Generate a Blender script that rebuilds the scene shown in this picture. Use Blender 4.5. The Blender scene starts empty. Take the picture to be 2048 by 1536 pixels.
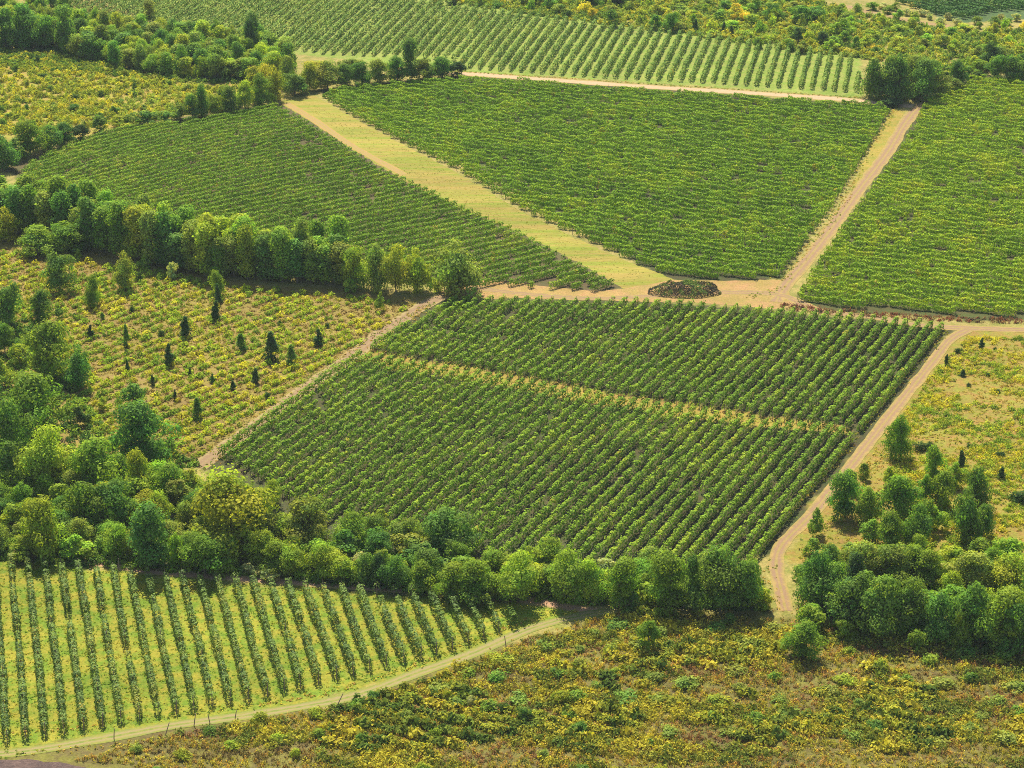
import bpy, math, random
import numpy as np
from mathutils import Vector
from mathutils.geometry import delaunay_2d_cdt

random.seed(7); RNG = np.random.default_rng(11)
scene = bpy.context.scene
COL = scene.collection

# ---------------------------------------------------------------- camera
CAM_Z = 175.0; PITCH = math.radians(21.27); F = 4800.0     # focal length in photo pixels (photo 2048 x 1536)
cam_d = bpy.data.cameras.new('camera'); cam = bpy.data.objects.new('camera', cam_d); COL.objects.link(cam)
cam.location = (0, 0, CAM_Z); cam.rotation_euler = (math.pi/2 - PITCH, 0, 0)
cam_d.sensor_width = 36; cam_d.lens = 36*F/2048; cam_d.clip_end = 12000; cam_d.clip_start = 1
scene.camera = cam

HAZE = 0.000045
# ---------------------------------------------------------------- light
SUN_EL, SUN_AZ = 51.0, -10.0          # azimuth from +Y (straight ahead), clockwise positive
world = bpy.data.worlds.new('World'); scene.world = world; world.use_nodes = True
wn = world.node_tree; wn.nodes.clear()
sky = wn.nodes.new('ShaderNodeTexSky'); sky.sky_type = 'NISHITA'; sky.sun_disc = False
sky.sun_elevation = math.radians(SUN_EL); sky.sun_rotation = math.radians(SUN_AZ)
bg = wn.nodes.new('ShaderNodeBackground'); bg.inputs[1].default_value = 0.095
wo = wn.nodes.new('ShaderNodeOutputWorld')
wn.links.new(sky.outputs[0], bg.inputs[0]); wn.links.new(bg.outputs[0], wo.inputs[0])
sun_d = bpy.data.lights.new('sun', 'SUN'); sun_d.energy = 5.0; sun_d.angle = math.radians(0.5); sun_d.color = (1, 0.93, 0.80)
sun = bpy.data.objects.new('sun', sun_d); COL.objects.link(sun)
az, el = math.radians(SUN_AZ), math.radians(SUN_EL)
to_sun = Vector((math.sin(az)*math.cos(el), math.cos(az)*math.cos(el), math.sin(el)))
sun.rotation_euler = to_sun.to_track_quat('Z', 'Y').to_euler()
scene.view_settings.view_transform = 'Standard'; scene.view_settings.look = 'None'
scene.view_settings.exposure = 0.84; scene.view_settings.gamma = 1
scene.cycles.filter_width = 1.0; scene.cycles.use_denoising = False
scene.cycles.max_bounces = 6; scene.cycles.transmission_bounces = 4; scene.cycles.diffuse_bounces = 3

# ---------------------------------------------------------------- terrain and pixel <-> ground
def H(x, y):
    return 0.5*np.sin(x/37+1)*np.cos(y/53) + 0.4*np.sin(y/29+x/61)
CP, SP = math.cos(PITCH), math.sin(PITCH)
def ground(u, v):
    """ground point seen at photo pixel (u, v)"""
    u = np.asarray(u, float); v = np.asarray(v, float)
    a = (u-1024)/F; b = -(v-768)/F
    dx = a; dy = CP + b*SP; dz = -SP + b*CP
    z = np.zeros_like(a)
    for _ in range(6):
        t = (z-CAM_Z)/dz
        x = dx*t; y = dy*t; z = H(x, y)
    return np.stack([x, y, z], -1)
def project(p):
    p = np.asarray(p, float); y = p[..., 1]; z = p[..., 2]-CAM_Z
    d = y*CP - z*SP; up = y*SP + z*CP
    return np.stack([1024+F*p[..., 0]/d, 768-F*up/d, d], -1)
def poly_world(pts): return ground(*np.array(pts, float).T)[:, :2]
def inside(P, poly):
    x, y = P[:, 0], P[:, 1]; c = np.zeros(len(P), bool); n = len(poly)
    for i in range(n):
        x1, y1 = poly[i]; x2, y2 = poly[(i+1) % n]
        if y1 == y2: continue
        m = ((y1 > y) != (y2 > y)) & (x < (x2-x1)*(y-y1)/(y2-y1)+x1); c ^= m
    return c
def vnoise(x, y, s, seed=0):
    """smooth value noise, 0..1"""
    x = np.asarray(x, float)/s+1000; y = np.asarray(y, float)/s+1000
    xi = np.floor(x).astype(np.int64); yi = np.floor(y).astype(np.int64); fx = x-xi; fy = y-yi
    fx = fx*fx*(3-2*fx); fy = fy*fy*(3-2*fy)
    def h(a, b):
        n = (a*374761393 + b*668265263 + seed*974634777) & 0x7fffffff
        n = ((n ^ (n >> 13))*1274126177) & 0x7fffffff
        return ((n ^ (n >> 16)) & 0xffff)/65535.0
    return (h(xi, yi)*(1-fx)+h(xi+1, yi)*fx)*(1-fy) + (h(xi, yi+1)*(1-fx)+h(xi+1, yi+1)*fx)*fy
def fbm(x, y, s, seed=0): return 0.55*vnoise(x, y, s, seed)+0.3*vnoise(x, y, s*.43, seed+1)+0.15*vnoise(x, y, s*.17, seed+2)

# ---------------------------------------------------------------- materials
def nodes(name):
    m = bpy.data.materials.new(name); m.use_nodes = True; nt = m.node_tree; nt.nodes.clear()
    return m, nt, nt.nodes.new('ShaderNodeOutputMaterial')
def N(nt, t, **k):
    n = nt.nodes.new(t)
    for a, b in k.items(): setattr(n, a, b)
    return n
def mixc(nt, fac, a, b, mode='MIX'):
    n = N(nt, 'ShaderNodeMix', data_type='RGBA', blend_type=mode)
    for s, v in ((n.inputs[0], fac), (n.inputs[6], a), (n.inputs[7], b)):
        if isinstance(v, bpy.types.NodeSocket): nt.links.new(v, s)
        else: s.default_value = v if isinstance(v, float) else (*v, 1)
    return n.outputs[2]
def noise(nt, vec, scale, detail=4, rough=.6):
    n = N(nt, 'ShaderNodeTexNoise'); n.inputs['Scale'].default_value = scale; n.inputs['Detail'].default_value = detail
    n.inputs['Roughness'].default_value = rough; nt.links.new(vec, n.inputs['Vector']); return n.outputs['Fac']
def ramp(nt, fac, a, b):
    n = N(nt, 'ShaderNodeMapRange'); n.inputs[1].default_value = a; n.inputs[2].default_value = b; nt.links.new(fac, n.inputs[0]); return n.outputs[0]

def leaf_material(name, translucent=.38, gloss=.25, rough=.5):
    m, nt, out = nodes(name)
    att = N(nt, 'ShaderNodeAttribute', attribute_name='Tint'); oi = N(nt, 'ShaderNodeObjectInfo')
    c = mixc(nt, 1.0, att.outputs['Color'], oi.outputs['Color'], 'MULTIPLY')
    p = N(nt, 'ShaderNodeBsdfPrincipled'); nt.links.new(c, p.inputs['Base Color'])
    p.inputs['Roughness'].default_value = rough; p.inputs['Specular IOR Level'].default_value = gloss
    tc = mixc(nt, 1.0, c, (1.25, 1.25, .45), 'MULTIPLY')
    t = N(nt, 'ShaderNodeBsdfTranslucent'); nt.links.new(tc, t.inputs[0])
    mx = N(nt, 'ShaderNodeMixShader'); mx.inputs[0].default_value = translucent
    nt.links.new(p.outputs[0], mx.inputs[1]); nt.links.new(t.outputs[0], mx.inputs[2]); nt.links.new(mx.outputs[0], out.inputs[0])
    return m
LEAF = leaf_material('leaf', .44, .05, .8); VINE = leaf_material('vine_leaf', .20, .05, .8); SCRUB = leaf_material('scrub_leaf', .24, .03, .9)
NEARVINE = leaf_material('vine_leaf_bluish', .25, .16, .65)
def bark_material(name, a, b):
    m, nt, out = nodes(name); tc = N(nt, 'ShaderNodeTexCoord')
    f = noise(nt, tc.outputs['Object'], 6); p = N(nt, 'ShaderNodeBsdfPrincipled'); p.inputs['Roughness'].default_value = .9
    nt.links.new(mixc(nt, f, a, b), p.inputs['Base Color']); nt.links.new(p.outputs[0], out.inputs[0]); return m
BARK = bark_material('bark', (.10, .075, .05), (.22, .18, .13)); POST = bark_material('weathered_wood', (.16, .10, .07), (.30, .22, .16))

def soil_material(name, attrs=True, a=None, b=None, s1=.35, s2=2.5, bump=.5, streak=False):
    m, nt, out = nodes(name); geo = N(nt, 'ShaderNodeNewGeometry'); pos = geo.outputs['Position']
    if streak:   # stretches the colour noise into long streaks
        mp = N(nt, 'ShaderNodeMapping'); mp.inputs['Rotation'].default_value = (0, 0, math.radians(23.8)); mp.inputs['Scale'].default_value = (.15, 1.5, 1); nt.links.new(pos, mp.inputs[0]); pos = mp.outputs[0]
    if attrs:
        A = N(nt, 'ShaderNodeAttribute', attribute_name='ColA').outputs['Color']; B = N(nt, 'ShaderNodeAttribute', attribute_name='ColB').outputs['Color']
    else: A, B = a, b
    n1 = ramp(nt, noise(nt, pos, s1, 6, .7), .40, .60); n2 = noise(nt, pos, s2, 4, .75); n3 = ramp(nt, noise(nt, pos, .045, 3), .3, .7)
    c = mixc(nt, n1, A, B)
    v = ramp(nt, n2, .25, .75); vm = N(nt, 'ShaderNodeMapRange'); vm.inputs[3].default_value = .55; vm.inputs[4].default_value = 1.35; nt.links.new(v, vm.inputs[0])
    c = mixc(nt, 1.0, c, vm.outputs[0], 'MULTIPLY')
    vm2 = N(nt, 'ShaderNodeMapRange'); vm2.inputs[3].default_value = .82; vm2.inputs[4].default_value = 1.15; nt.links.new(n3, vm2.inputs[0])
    c = mixc(nt, 1.0, c, vm2.outputs[0], 'MULTIPLY')
    p = N(nt, 'ShaderNodeBsdfPrincipled'); p.inputs['Roughness'].default_value = .95; p.inputs['Specular IOR Level'].default_value = .1
    nt.links.new(c, p.inputs['Base Color'])
    bp = N(nt, 'ShaderNodeBump'); bp.inputs['Strength'].default_value = bump; bp.inputs['Distance'].default_value = .25
    nt.links.new(n2, bp.inputs['Height']); nt.links.new(bp.outputs[0], p.inputs['Normal'])
    nt.links.new(p.outputs[0], out.inputs[0]); return m
SOIL = soil_material('ground_cover')

def track_material(name, dirt, dirt2, verge, verge2, centre=.35):
    """two bare wheel ruts, grassier middle and ragged edges; U runs across the track"""
    m, nt, out = nodes(name); geo = N(nt, 'ShaderNodeNewGeometry'); pos = geo.outputs['Position']
    uv = N(nt, 'ShaderNodeUVMap'); sx = N(nt, 'ShaderNodeSeparateXYZ'); nt.links.new(uv.outputs[0], sx.inputs[0])
    def m2(op, a, b=None):
        n = N(nt, 'ShaderNodeMath', operation=op)
        for i, x in enumerate((a, b)):
            if x is None: continue
            if isinstance(x, (int, float)): n.inputs[i].default_value = x
            else: nt.links.new(x, n.inputs[i])
        return n.outputs[0]
    n1 = noise(nt, pos, .9, 6, .75); n2 = noise(nt, pos, 3.5, 4, .7)
    d = m2('ABSOLUTE', m2('SUBTRACT', sx.outputs[0], .5))           # 0 centre .. .5 edge
    edge = ramp(nt, m2('ADD', d, m2('MULTIPLY', m2('SUBTRACT', n1, .5), .95)), .20, .42)
    mid = m2('MULTIPLY', ramp(nt, m2('ADD', d, m2('MULTIPLY', m2('SUBTRACT', n1, .5), .2)), .13, .05), centre)
    dirtc = mixc(nt, n2, dirt, dirt2); vg = mixc(nt, ramp(nt, n1, .4, .6), verge, verge2)
    c = mixc(nt, m2('MAXIMUM', edge, mid), dirtc, vg)
    p = N(nt, 'ShaderNodeBsdfPrincipled'); p.inputs['Roughness'].default_value = .95; p.inputs['Specular IOR Level'].default_value = .1
    nt.links.new(c, p.inputs['Base Color'])
    bp = N(nt, 'ShaderNodeBump'); bp.inputs['Strength'].default_value = .4; bp.inputs['Distance'].default_value = .15
    nt.links.new(n2, bp.inputs['Height']); nt.links.new(bp.outputs[0], p.inputs['Normal'])
    nt.links.new(p.outputs[0], out.inputs[0]); return m

# ---------------------------------------------------------------- mesh helpers
def link(name, data, parent=None):
    o = bpy.data.objects.new(name, data); COL.objects.link(o); o.parent = parent; return o
def root(name, loc, label, cat, group=None, rz=0.0, scale=None):
    o = bpy.data.objects.new(name, None); COL.objects.link(o); o.location = [float(a) for a in loc]; o.rotation_euler = (0, 0, float(rz))
    if scale is not None: o.scale = [float(s) for s in scale]
    o.empty_display_size = .5; o['label'] = label; o['category'] = cat
    if group: o['group'] = group
    return o
def struct(o, kind='structure'): o['kind'] = kind; return o
def quad_mesh(name, Q, tint, mats, mat_index=None):
    """Q (n,4,3) free quads, tint (n,3)"""
    n = len(Q); me = bpy.data.meshes.new(name)
    me.vertices.add(4*n); me.vertices.foreach_set('co', np.ascontiguousarray(Q, np.float32).ravel())
    me.loops.add(4*n); me.loops.foreach_set('vertex_index', np.arange(4*n, dtype=np.int32))
    me.polygons.add(n); me.polygons.foreach_set('loop_start', np.arange(0, 4*n, 4, dtype=np.int32))
    if mat_index is not None: me.polygons.foreach_set('material_index', np.asarray(mat_index, np.int32))
    a = me.attributes.new('Tint', 'FLOAT_COLOR', 'POINT'); c = np.ones((n, 4, 4), np.float32); c[:, :, :3] = tint[:, None, :]
    a.data.foreach_set('color', c.ravel())
    for m in (mats if isinstance(mats, (list, tuple)) else [mats]): me.materials.append(m)
    me.update(calc_edges=True); return me
def leaf_quads(P, nrm, size, rng):
    """kite-shaped leaf clusters centred at P with normals about nrm; size (n,)"""
    n = len(P); nrm = nrm/np.maximum(np.linalg.norm(nrm, axis=1, keepdims=True), 1e-6)
    r = rng.normal(size=(n, 3)); t = np.cross(nrm, r); t /= np.maximum(np.linalg.norm(t, axis=1, keepdims=True), 1e-6)
    b = np.cross(nrm, t); s = size[:, None]; k = rng.uniform(.45, .9, (n, 1))
    bend = nrm*s*rng.uniform(-.25, .1, (n, 1))
    return np.stack([P-t*s*.5, P-b*s*.5*k+bend*.3, P+t*s*.5, P+b*s*.5*k+bend*.3], 1)
def tube_quads(path, radii, sides=6):
    """closed-side tapered tube as free quads"""
    path = np.asarray(path, float); out = []; rings = []
    for i, p in enumerate(path):
        d = path[min(i+1, len(path)-1)]-path[max(i-1, 0)]; d = d/np.linalg.norm(d)
        a = np.cross(d, [1, 0, 0] if abs(d[0]) < .9 else [0, 1, 0]); a /= np.linalg.norm(a); b = np.cross(d, a)
        th = np.arange(sides)*2*np.pi/sides; rings.append(p + radii[i]*(np.cos(th)[:, None]*a + np.sin(th)[:, None]*b))
    for i in range(len(rings)-1):
        for k in range(sides):
            k2 = (k+1) % sides; out.append([rings[i][k], rings[i][k2], rings[i+1][k2], rings[i+1][k]])
    return out
ORD = 'first second third fourth fifth sixth seventh eighth ninth tenth eleventh twelfth thirteenth fourteenth fifteenth sixteenth seventeenth eighteenth nineteenth'.split()
TENS = {2: ('twentieth', 'twenty'), 3: ('thirtieth', 'thirty'), 4: ('fortieth', 'forty'), 5: ('fiftieth', 'fifty'), 6: ('sixtieth', 'sixty'), 7: ('seventieth', 'seventy'), 8: ('eightieth', 'eighty'), 9: ('ninetieth', 'ninety')}
def ordinal(n):
    if n < 20: return ORD[n-1]
    t, u = divmod(n, 10); return TENS[t][0] if u == 0 else TENS[t][1]+'-'+ORD[u-1]

# ---------------------------------------------------------------- ground sheet
ZONES = [   # (photo outline, colour A, colour B)
 ('default', None, (.20, .20, .04), (.33, .26, .08)),
 ('old_vineyard', [(-330, 480), (100, 485), (330, 530), (500, 565), (700, 580), (870, 597), (700, 710), (400, 925), (250, 930), (-330, 900)], (.23, .16, .05), (.24, .20, .035)),
 ('yellow_field', [(-330, 80), (120, 110), (400, 170), (560, 150), (560, 190), (300, 245), (120, 280), (-330, 310)], (.30, .21, .05), (.28, .26, .035)),
 ('near_vineyard', [(-380, 1090), (0, 1110), (340, 1152), (660, 1176), (1000, 1198), (1180, 1222), (1060, 1262), (830, 1350), (560, 1415), (300, 1460), (0, 1515), (-380, 1530)], (.14, .215, .018), (.29, .26, .03)),
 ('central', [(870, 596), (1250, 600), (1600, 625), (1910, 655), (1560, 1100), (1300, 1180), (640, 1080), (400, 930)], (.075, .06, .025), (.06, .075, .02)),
 ('gap', [(720, 698), (760, 704), (990, 742), (1200, 783), (1500, 826), (1705, 858), (1700, 872), (1500, 853), (1300, 825), (1000, 771), (700, 720)], (.30, .19, .045), (.24, .22, .03)),
 ('mid_left', [(0, 340), (230, 255), (560, 205), (1250, 575), (1180, 595), (940, 575), (300, 500)], (.12, .085, .04), (.09, .09, .03)),
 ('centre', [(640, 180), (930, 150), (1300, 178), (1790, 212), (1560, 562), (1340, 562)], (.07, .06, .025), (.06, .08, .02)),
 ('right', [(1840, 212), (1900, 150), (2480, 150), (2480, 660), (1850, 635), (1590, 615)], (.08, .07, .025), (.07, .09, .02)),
 ('upper', [(60, -60), (700, -60), (1300, 55), (1725, 110), (1725, 195), (930, 145), (600, 110), (300, 40)], (.17, .25, .03), (.26, .28, .06)),
 ('right_meadow', [(1920, 660), (2480, 670), (2480, 1120), (1560, 1120), (1620, 1030), (1780, 830)], (.29, .18, .045), (.22, .22, .03)),
 ('scrub', [(1250, 1218), (2480, 1290), (2480, 1800), (-380, 1800), (-380, 1540), (300, 1465), (700, 1400), (950, 1310)], (.13, .10, .035), (.17, .16, .03)),
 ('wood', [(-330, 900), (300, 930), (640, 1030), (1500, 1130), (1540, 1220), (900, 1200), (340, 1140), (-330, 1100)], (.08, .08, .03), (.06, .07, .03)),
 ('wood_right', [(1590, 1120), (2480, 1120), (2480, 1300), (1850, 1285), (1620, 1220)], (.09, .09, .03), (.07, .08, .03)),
 ('far_vines', [(1850, 20), (1800, -80), (2480, -80), (2480, 20), (1900, 45)], (.06, .11, .03), (.08, .12, .04)),
]
xs = np.concatenate([[-6000, -4000, -2500, -1500, -900, -600, -400, -330], np.arange(-290, 290.1, 1.4), [330, 400, 600, 900, 1500, 2500, 4000, 6000]])
ys = np.concatenate([[-600, -300, -100, 50, 150, 200, 240], np.arange(262, 900, 1.4), [930, 970, 1020, 1100, 1250, 1500, 2000, 3000, 5000, 9000]])
def build_ground():
    X, Y = np.meshgrid(xs, ys); nx, ny = len(xs), len(ys); P = np.stack([X.ravel(), Y.ravel()], -1)
    fade = 1.0
    Z = H(P[:, 0], P[:, 1])*fade
    me = bpy.data.meshes.new('ground'); me.vertices.add(len(P)); me.vertices.foreach_set('co', np.column_stack([P, Z]).astype(np.float32).ravel())
    i = np.arange(nx-1)[None, :] + nx*np.arange(ny-1)[:, None]; q = np.stack([i, i+1, i+nx+1, i+nx], -1).reshape(-1, 4)
    me.loops.add(q.size); me.loops.foreach_set('vertex_index', q.astype(np.int32).ravel())
    me.polygons.add(len(q)); me.polygons.foreach_set('loop_start', np.arange(0, q.size, 4, dtype=np.int32))
    A = np.ones((len(P), 4), np.float32); B = A.copy(); A[:, :3] = ZONES[0][2]; B[:, :3] = ZONES[0][3]
    Pj = P + np.stack([fbm(P[:, 0], P[:, 1], 6, 5)-.5, fbm(P[:, 0], P[:, 1], 6, 9)-.5], -1)*3.5
    for nm, poly, a, b in ZONES[1:]:
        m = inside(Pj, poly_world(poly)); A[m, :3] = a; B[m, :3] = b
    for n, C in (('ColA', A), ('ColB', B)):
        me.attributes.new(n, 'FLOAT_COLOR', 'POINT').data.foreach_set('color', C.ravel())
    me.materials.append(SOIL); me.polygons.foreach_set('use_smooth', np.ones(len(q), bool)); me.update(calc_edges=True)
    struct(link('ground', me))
build_ground()

def sheet(name, poly_px, mat, lift=.05, jitter=.5, step=1.2):
    W = poly_world(poly_px); B = []
    for i in range(len(W)):
        a, b = W[i], W[(i+1) % len(W)]; n = max(1, int(np.linalg.norm(b-a)/step))
        for k in range(n): B.append(a+(b-a)*k/n)
    B = np.array(B); B += np.stack([vnoise(B[:, 0], B[:, 1], 1.7, 3)-.5, vnoise(B[:, 0], B[:, 1], 1.7, 4)-.5], -1)*2*jitter
    mn, mx = B.min(0), B.max(0); gx, gy = np.meshgrid(np.arange(mn[0], mx[0], 1.6), np.arange(mn[1], mx[1], 1.6))
    G = np.stack([gx.ravel(), gy.ravel()], -1); G = G[inside(G, B)]
    vs = [Vector(p) for p in B]+[Vector(p) for p in G]
    r = delaunay_2d_cdt(vs, [], [list(range(len(B)))], 1, 1e-4)
    co = np.array([tuple(v) for v in r[0]]); z = H(co[:, 0], co[:, 1])+lift*.4
    me = bpy.data.meshes.new(name); me.from_pydata([(x, y, zz) for (x, y), zz in zip(co, z)], [], [list(f) for f in r[2]]); me.materials.append(mat); me.update()
    if me.polygons and me.polygons[0].normal.z < 0: me.flip_normals()
    return struct(link(name, me))
def smooth_path(px, step=1.5):
    W = poly_world(px); out = []
    for i in range(len(W)-1):
        p0 = W[max(i-1, 0)]; p1 = W[i]; p2 = W[i+1]; p3 = W[min(i+2, len(W)-1)]
        n = max(2, int(np.linalg.norm(p2-p1)/step))
        for k in range(n):
            t = k/n; out.append(.5*((2*p1)+(-p0+p2)*t+(2*p0-5*p1+4*p2-p3)*t*t+(-p0+3*p1-3*p2+p3)*t**3))
    out.append(W[-1]); return np.array(out)
def track(name, px, width, mat, lift=.07):
    C = smooth_path(px); T = np.gradient(C, axis=0); T /= np.linalg.norm(T, axis=1, keepdims=True); Nn = np.stack([-T[:, 1], T[:, 0]], -1)
    k = 9; vs = []; uvs = []; s = 0
    wl = width/2*(1+.35*(vnoise(C[:, 0], C[:, 1], 4, 21)-.5)); 
    for i in range(len(C)):
        if i: s += np.linalg.norm(C[i]-C[i-1])
        for j in range(k):
            q = j/(k-1)*2-1; p = C[i]+Nn[i]*q*wl[i]; vs.append((p[0], p[1], float(H(p[0], p[1]))+lift*.4)); uvs.append((j/(k-1), s))
    fs = [(i*k+j, (i+1)*k+j, (i+1)*k+j+1, i*k+j+1) for i in range(len(C)-1) for j in range(k-1)]
    me = bpy.data.meshes.new(name); me.from_pydata(vs, [], fs); uv = me.uv_layers.new(name='UVMap')
    li = np.zeros(len(me.loops), np.int32); me.loops.foreach_get('vertex_index', li); uv.data.foreach_set('uv', np.array(uvs, np.float32)[li].ravel())
    me.materials.append(mat); me.update()
    if me.polygons[0].normal.z < 0: me.flip_normals()
    return struct(link(name, me))

PINK = track_material('pink_dirt', (.32, .20, .11), (.20, .125, .07), (.25, .21, .05), (.34, .23, .08), .75)
PALE = track_material('pale_dirt', (.52, .36, .22), (.38, .25, .14), (.27, .22, .07), (.38, .26, .11), .3)
GRASSY = track_material('grassy_track', (.24, .21, .085), (.31, .23, .10), (.14, .19, .03), (.24, .23, .045), .9)
BROWN = track_material('brown_track', (.28, .18, .10), (.20, .13, .07), (.26, .20, .08), (.32, .24, .10), .4)
RED = track_material('red_dirt', (.46, .26, .16), (.32, .19, .11), (.24, .20, .05), (.30, .24, .08), .2)
WORN = track_material('worn_dirt', (.33, .23, .10), (.28, .19, .07), (.27, .24, .03), (.36, .22, .07), .8)
STRIP = soil_material('dry_grass', False, (.21, .245, .026), (.32, .24, .055), .22, 3.0, .5, True)
JUNC = soil_material('junction_dirt', False, (.38, .22, .09), (.30, .22, .06), .15, 3.0, .3)
PLOUGH = soil_material('ploughed_soil', False, (.10, .07, .06), (.15, .10, .08), .5, 3.0, 1.0)
YGRASS = soil_material('yellow_verge', False, (.32, .23, .045), (.22, .21, .03), .35, 3.0, .4)

sheet('grass_strip', [(560, 206), (575, 196), (630, 192), (700, 232), (800, 286), (900, 338), (1050, 427), (1200, 500), (1350, 560), (1350, 572), (1246, 578), (1180, 537), (1050, 472), (900, 408), (800, 357), (700, 297), (620, 242)], STRIP)
sheet('junction_ground', [(868, 598), (880, 584), (950, 560), (1000, 562), (1100, 574), (1190, 582), (1244, 577), (1350, 560), (1460, 561), (1562, 560), (1592, 612), (1560, 618), (1400, 606), (1240, 602), (1050, 597), (900, 598)], JUNC, lift=.055)
sheet('yellow_verge', [(1785, 218), (1812, 222), (1775, 300), (1700, 395), (1650, 470), (1590, 560), (1555, 600), (1535, 590), (1565, 558), (1620, 500), (1680, 420), (1720, 340), (1755, 270)], YGRASS, lift=.052)
sheet('ploughed_field', [(-380, 1526), (60, 1519), (150, 1530), (260, 1560), (260, 1800), (-380, 1800)], PLOUGH, lift=.05)
track('dirt_road', [(900, 150), (935, 148), (1100, 160), (1300, 174), (1500, 186), (1700, 200), (1770, 209), (1850, 213)], 4.6, PALE, .07)
track('dirt_road', [(1868, 200), (1838, 214), (1808, 250), (1775, 305), (1722, 375), (1664, 455), (1618, 515), (1572, 570), (1552, 604)], 3.6, PINK, .085)
track('dirt_track', [(572, 206), (628, 240), (708, 294), (808, 349)], 2.6, WORN, .075)
track('dirt_track', [(935, 574), (1050, 588), (1180, 597), (1300, 592), (1450, 585), (1560, 590), (1640, 622), (1750, 634), (1900, 655), (2480, 672)], 3.0, JUNC and PINK, .09)
track('dirt_track', [(900, 590), (860, 604), (780, 655), (690, 722), (560, 815), (470, 880), (395, 935)], 3.8, BROWN, .08)
track('dirt_road', [(1935, 660), (1900, 680), (1860, 730), (1785, 825), (1695, 940), (1622, 1030), (1565, 1088), (1552, 1130), (1562, 1180), (1572, 1222)], 2.6, PINK, .10)
track('dirt_track', [(-380, 1528), (0, 1508), (200, 1478), (340, 1452), (520, 1427), (700, 1394), (830, 1348), (950, 1305), (1060, 1258), (1160, 1232), (1270, 1217)], 2.5, GRASSY, .08)
track('dirt_track', [(-380, 1092), (0, 1104), (160, 1122), (340, 1146), (660, 1170), (1000, 1195), (1180, 1220), (1320, 1228)], 2.6, RED, .07)
track('dirt_track', [(1660, 8), (1700, 14), (1770, 32), (1850, 46), (1900, 52)], 4.0, PINK, .07)

# ---------------------------------------------------------------- vineyards
def clip_line(P, poly):
    """runs of consecutive points of P inside poly"""
    m = inside(P, poly); runs = []; cur = []
    for p, k in zip(P, m):
        if k: cur.append(p)
        else:
            if len(cur) > 3: runs.append(np.array(cur))
            cur = []
    if len(cur) > 3: runs.append(np.array(cur))
    return runs
def vp_dir(u):  # ground direction that vanishes at photo x = u on the horizon
    d = np.array([(u-1024), math.hypot(F, F*math.tan(PITCH))]); return d/np.linalg.norm(d)
def rows_parallel(poly_px, vp, spacing, offset=0.0, step=.5):
    poly = poly_world(poly_px); d = vp_dir(vp); n = np.array([d[1], -d[0]])
    a = poly@n; lo, hi = a.min(), a.max(); k0 = math.ceil((lo-offset)/spacing); out = []
    b = poly@d; t = np.arange(b.min()-2, b.max()+2, step)
    for k in range(k0, int((hi-offset)/spacing)+1):
        L = (offset+k*spacing)*n+t[:, None]*d
        L = L + n*(0.35*(vnoise(t, np.full_like(t, k*7.3), 14, 3)-.5))[:, None]
        for r in clip_line(L, poly): out.append(r)
    return out
def rows_curved(poly_px, spacing_y, step=.5):
    poly = poly_world(poly_px); X = np.arange(poly[:, 0].min()-2, poly[:, 0].max()+2, step)
    q = np.interp(X, [-150, -115, -80, -46, 0, 40], [1.5, 1.3, .9, .66, .72, .80]); G = np.cumsum(q)*step; G -= np.interp(-46, X, G)
    out = []
    for y0 in np.arange(poly[:, 1].min()-120, poly[:, 1].max()+120, spacing_y):
        for r in clip_line(np.stack([X, y0+G], -1), poly): out.append(r)
    return out

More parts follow.
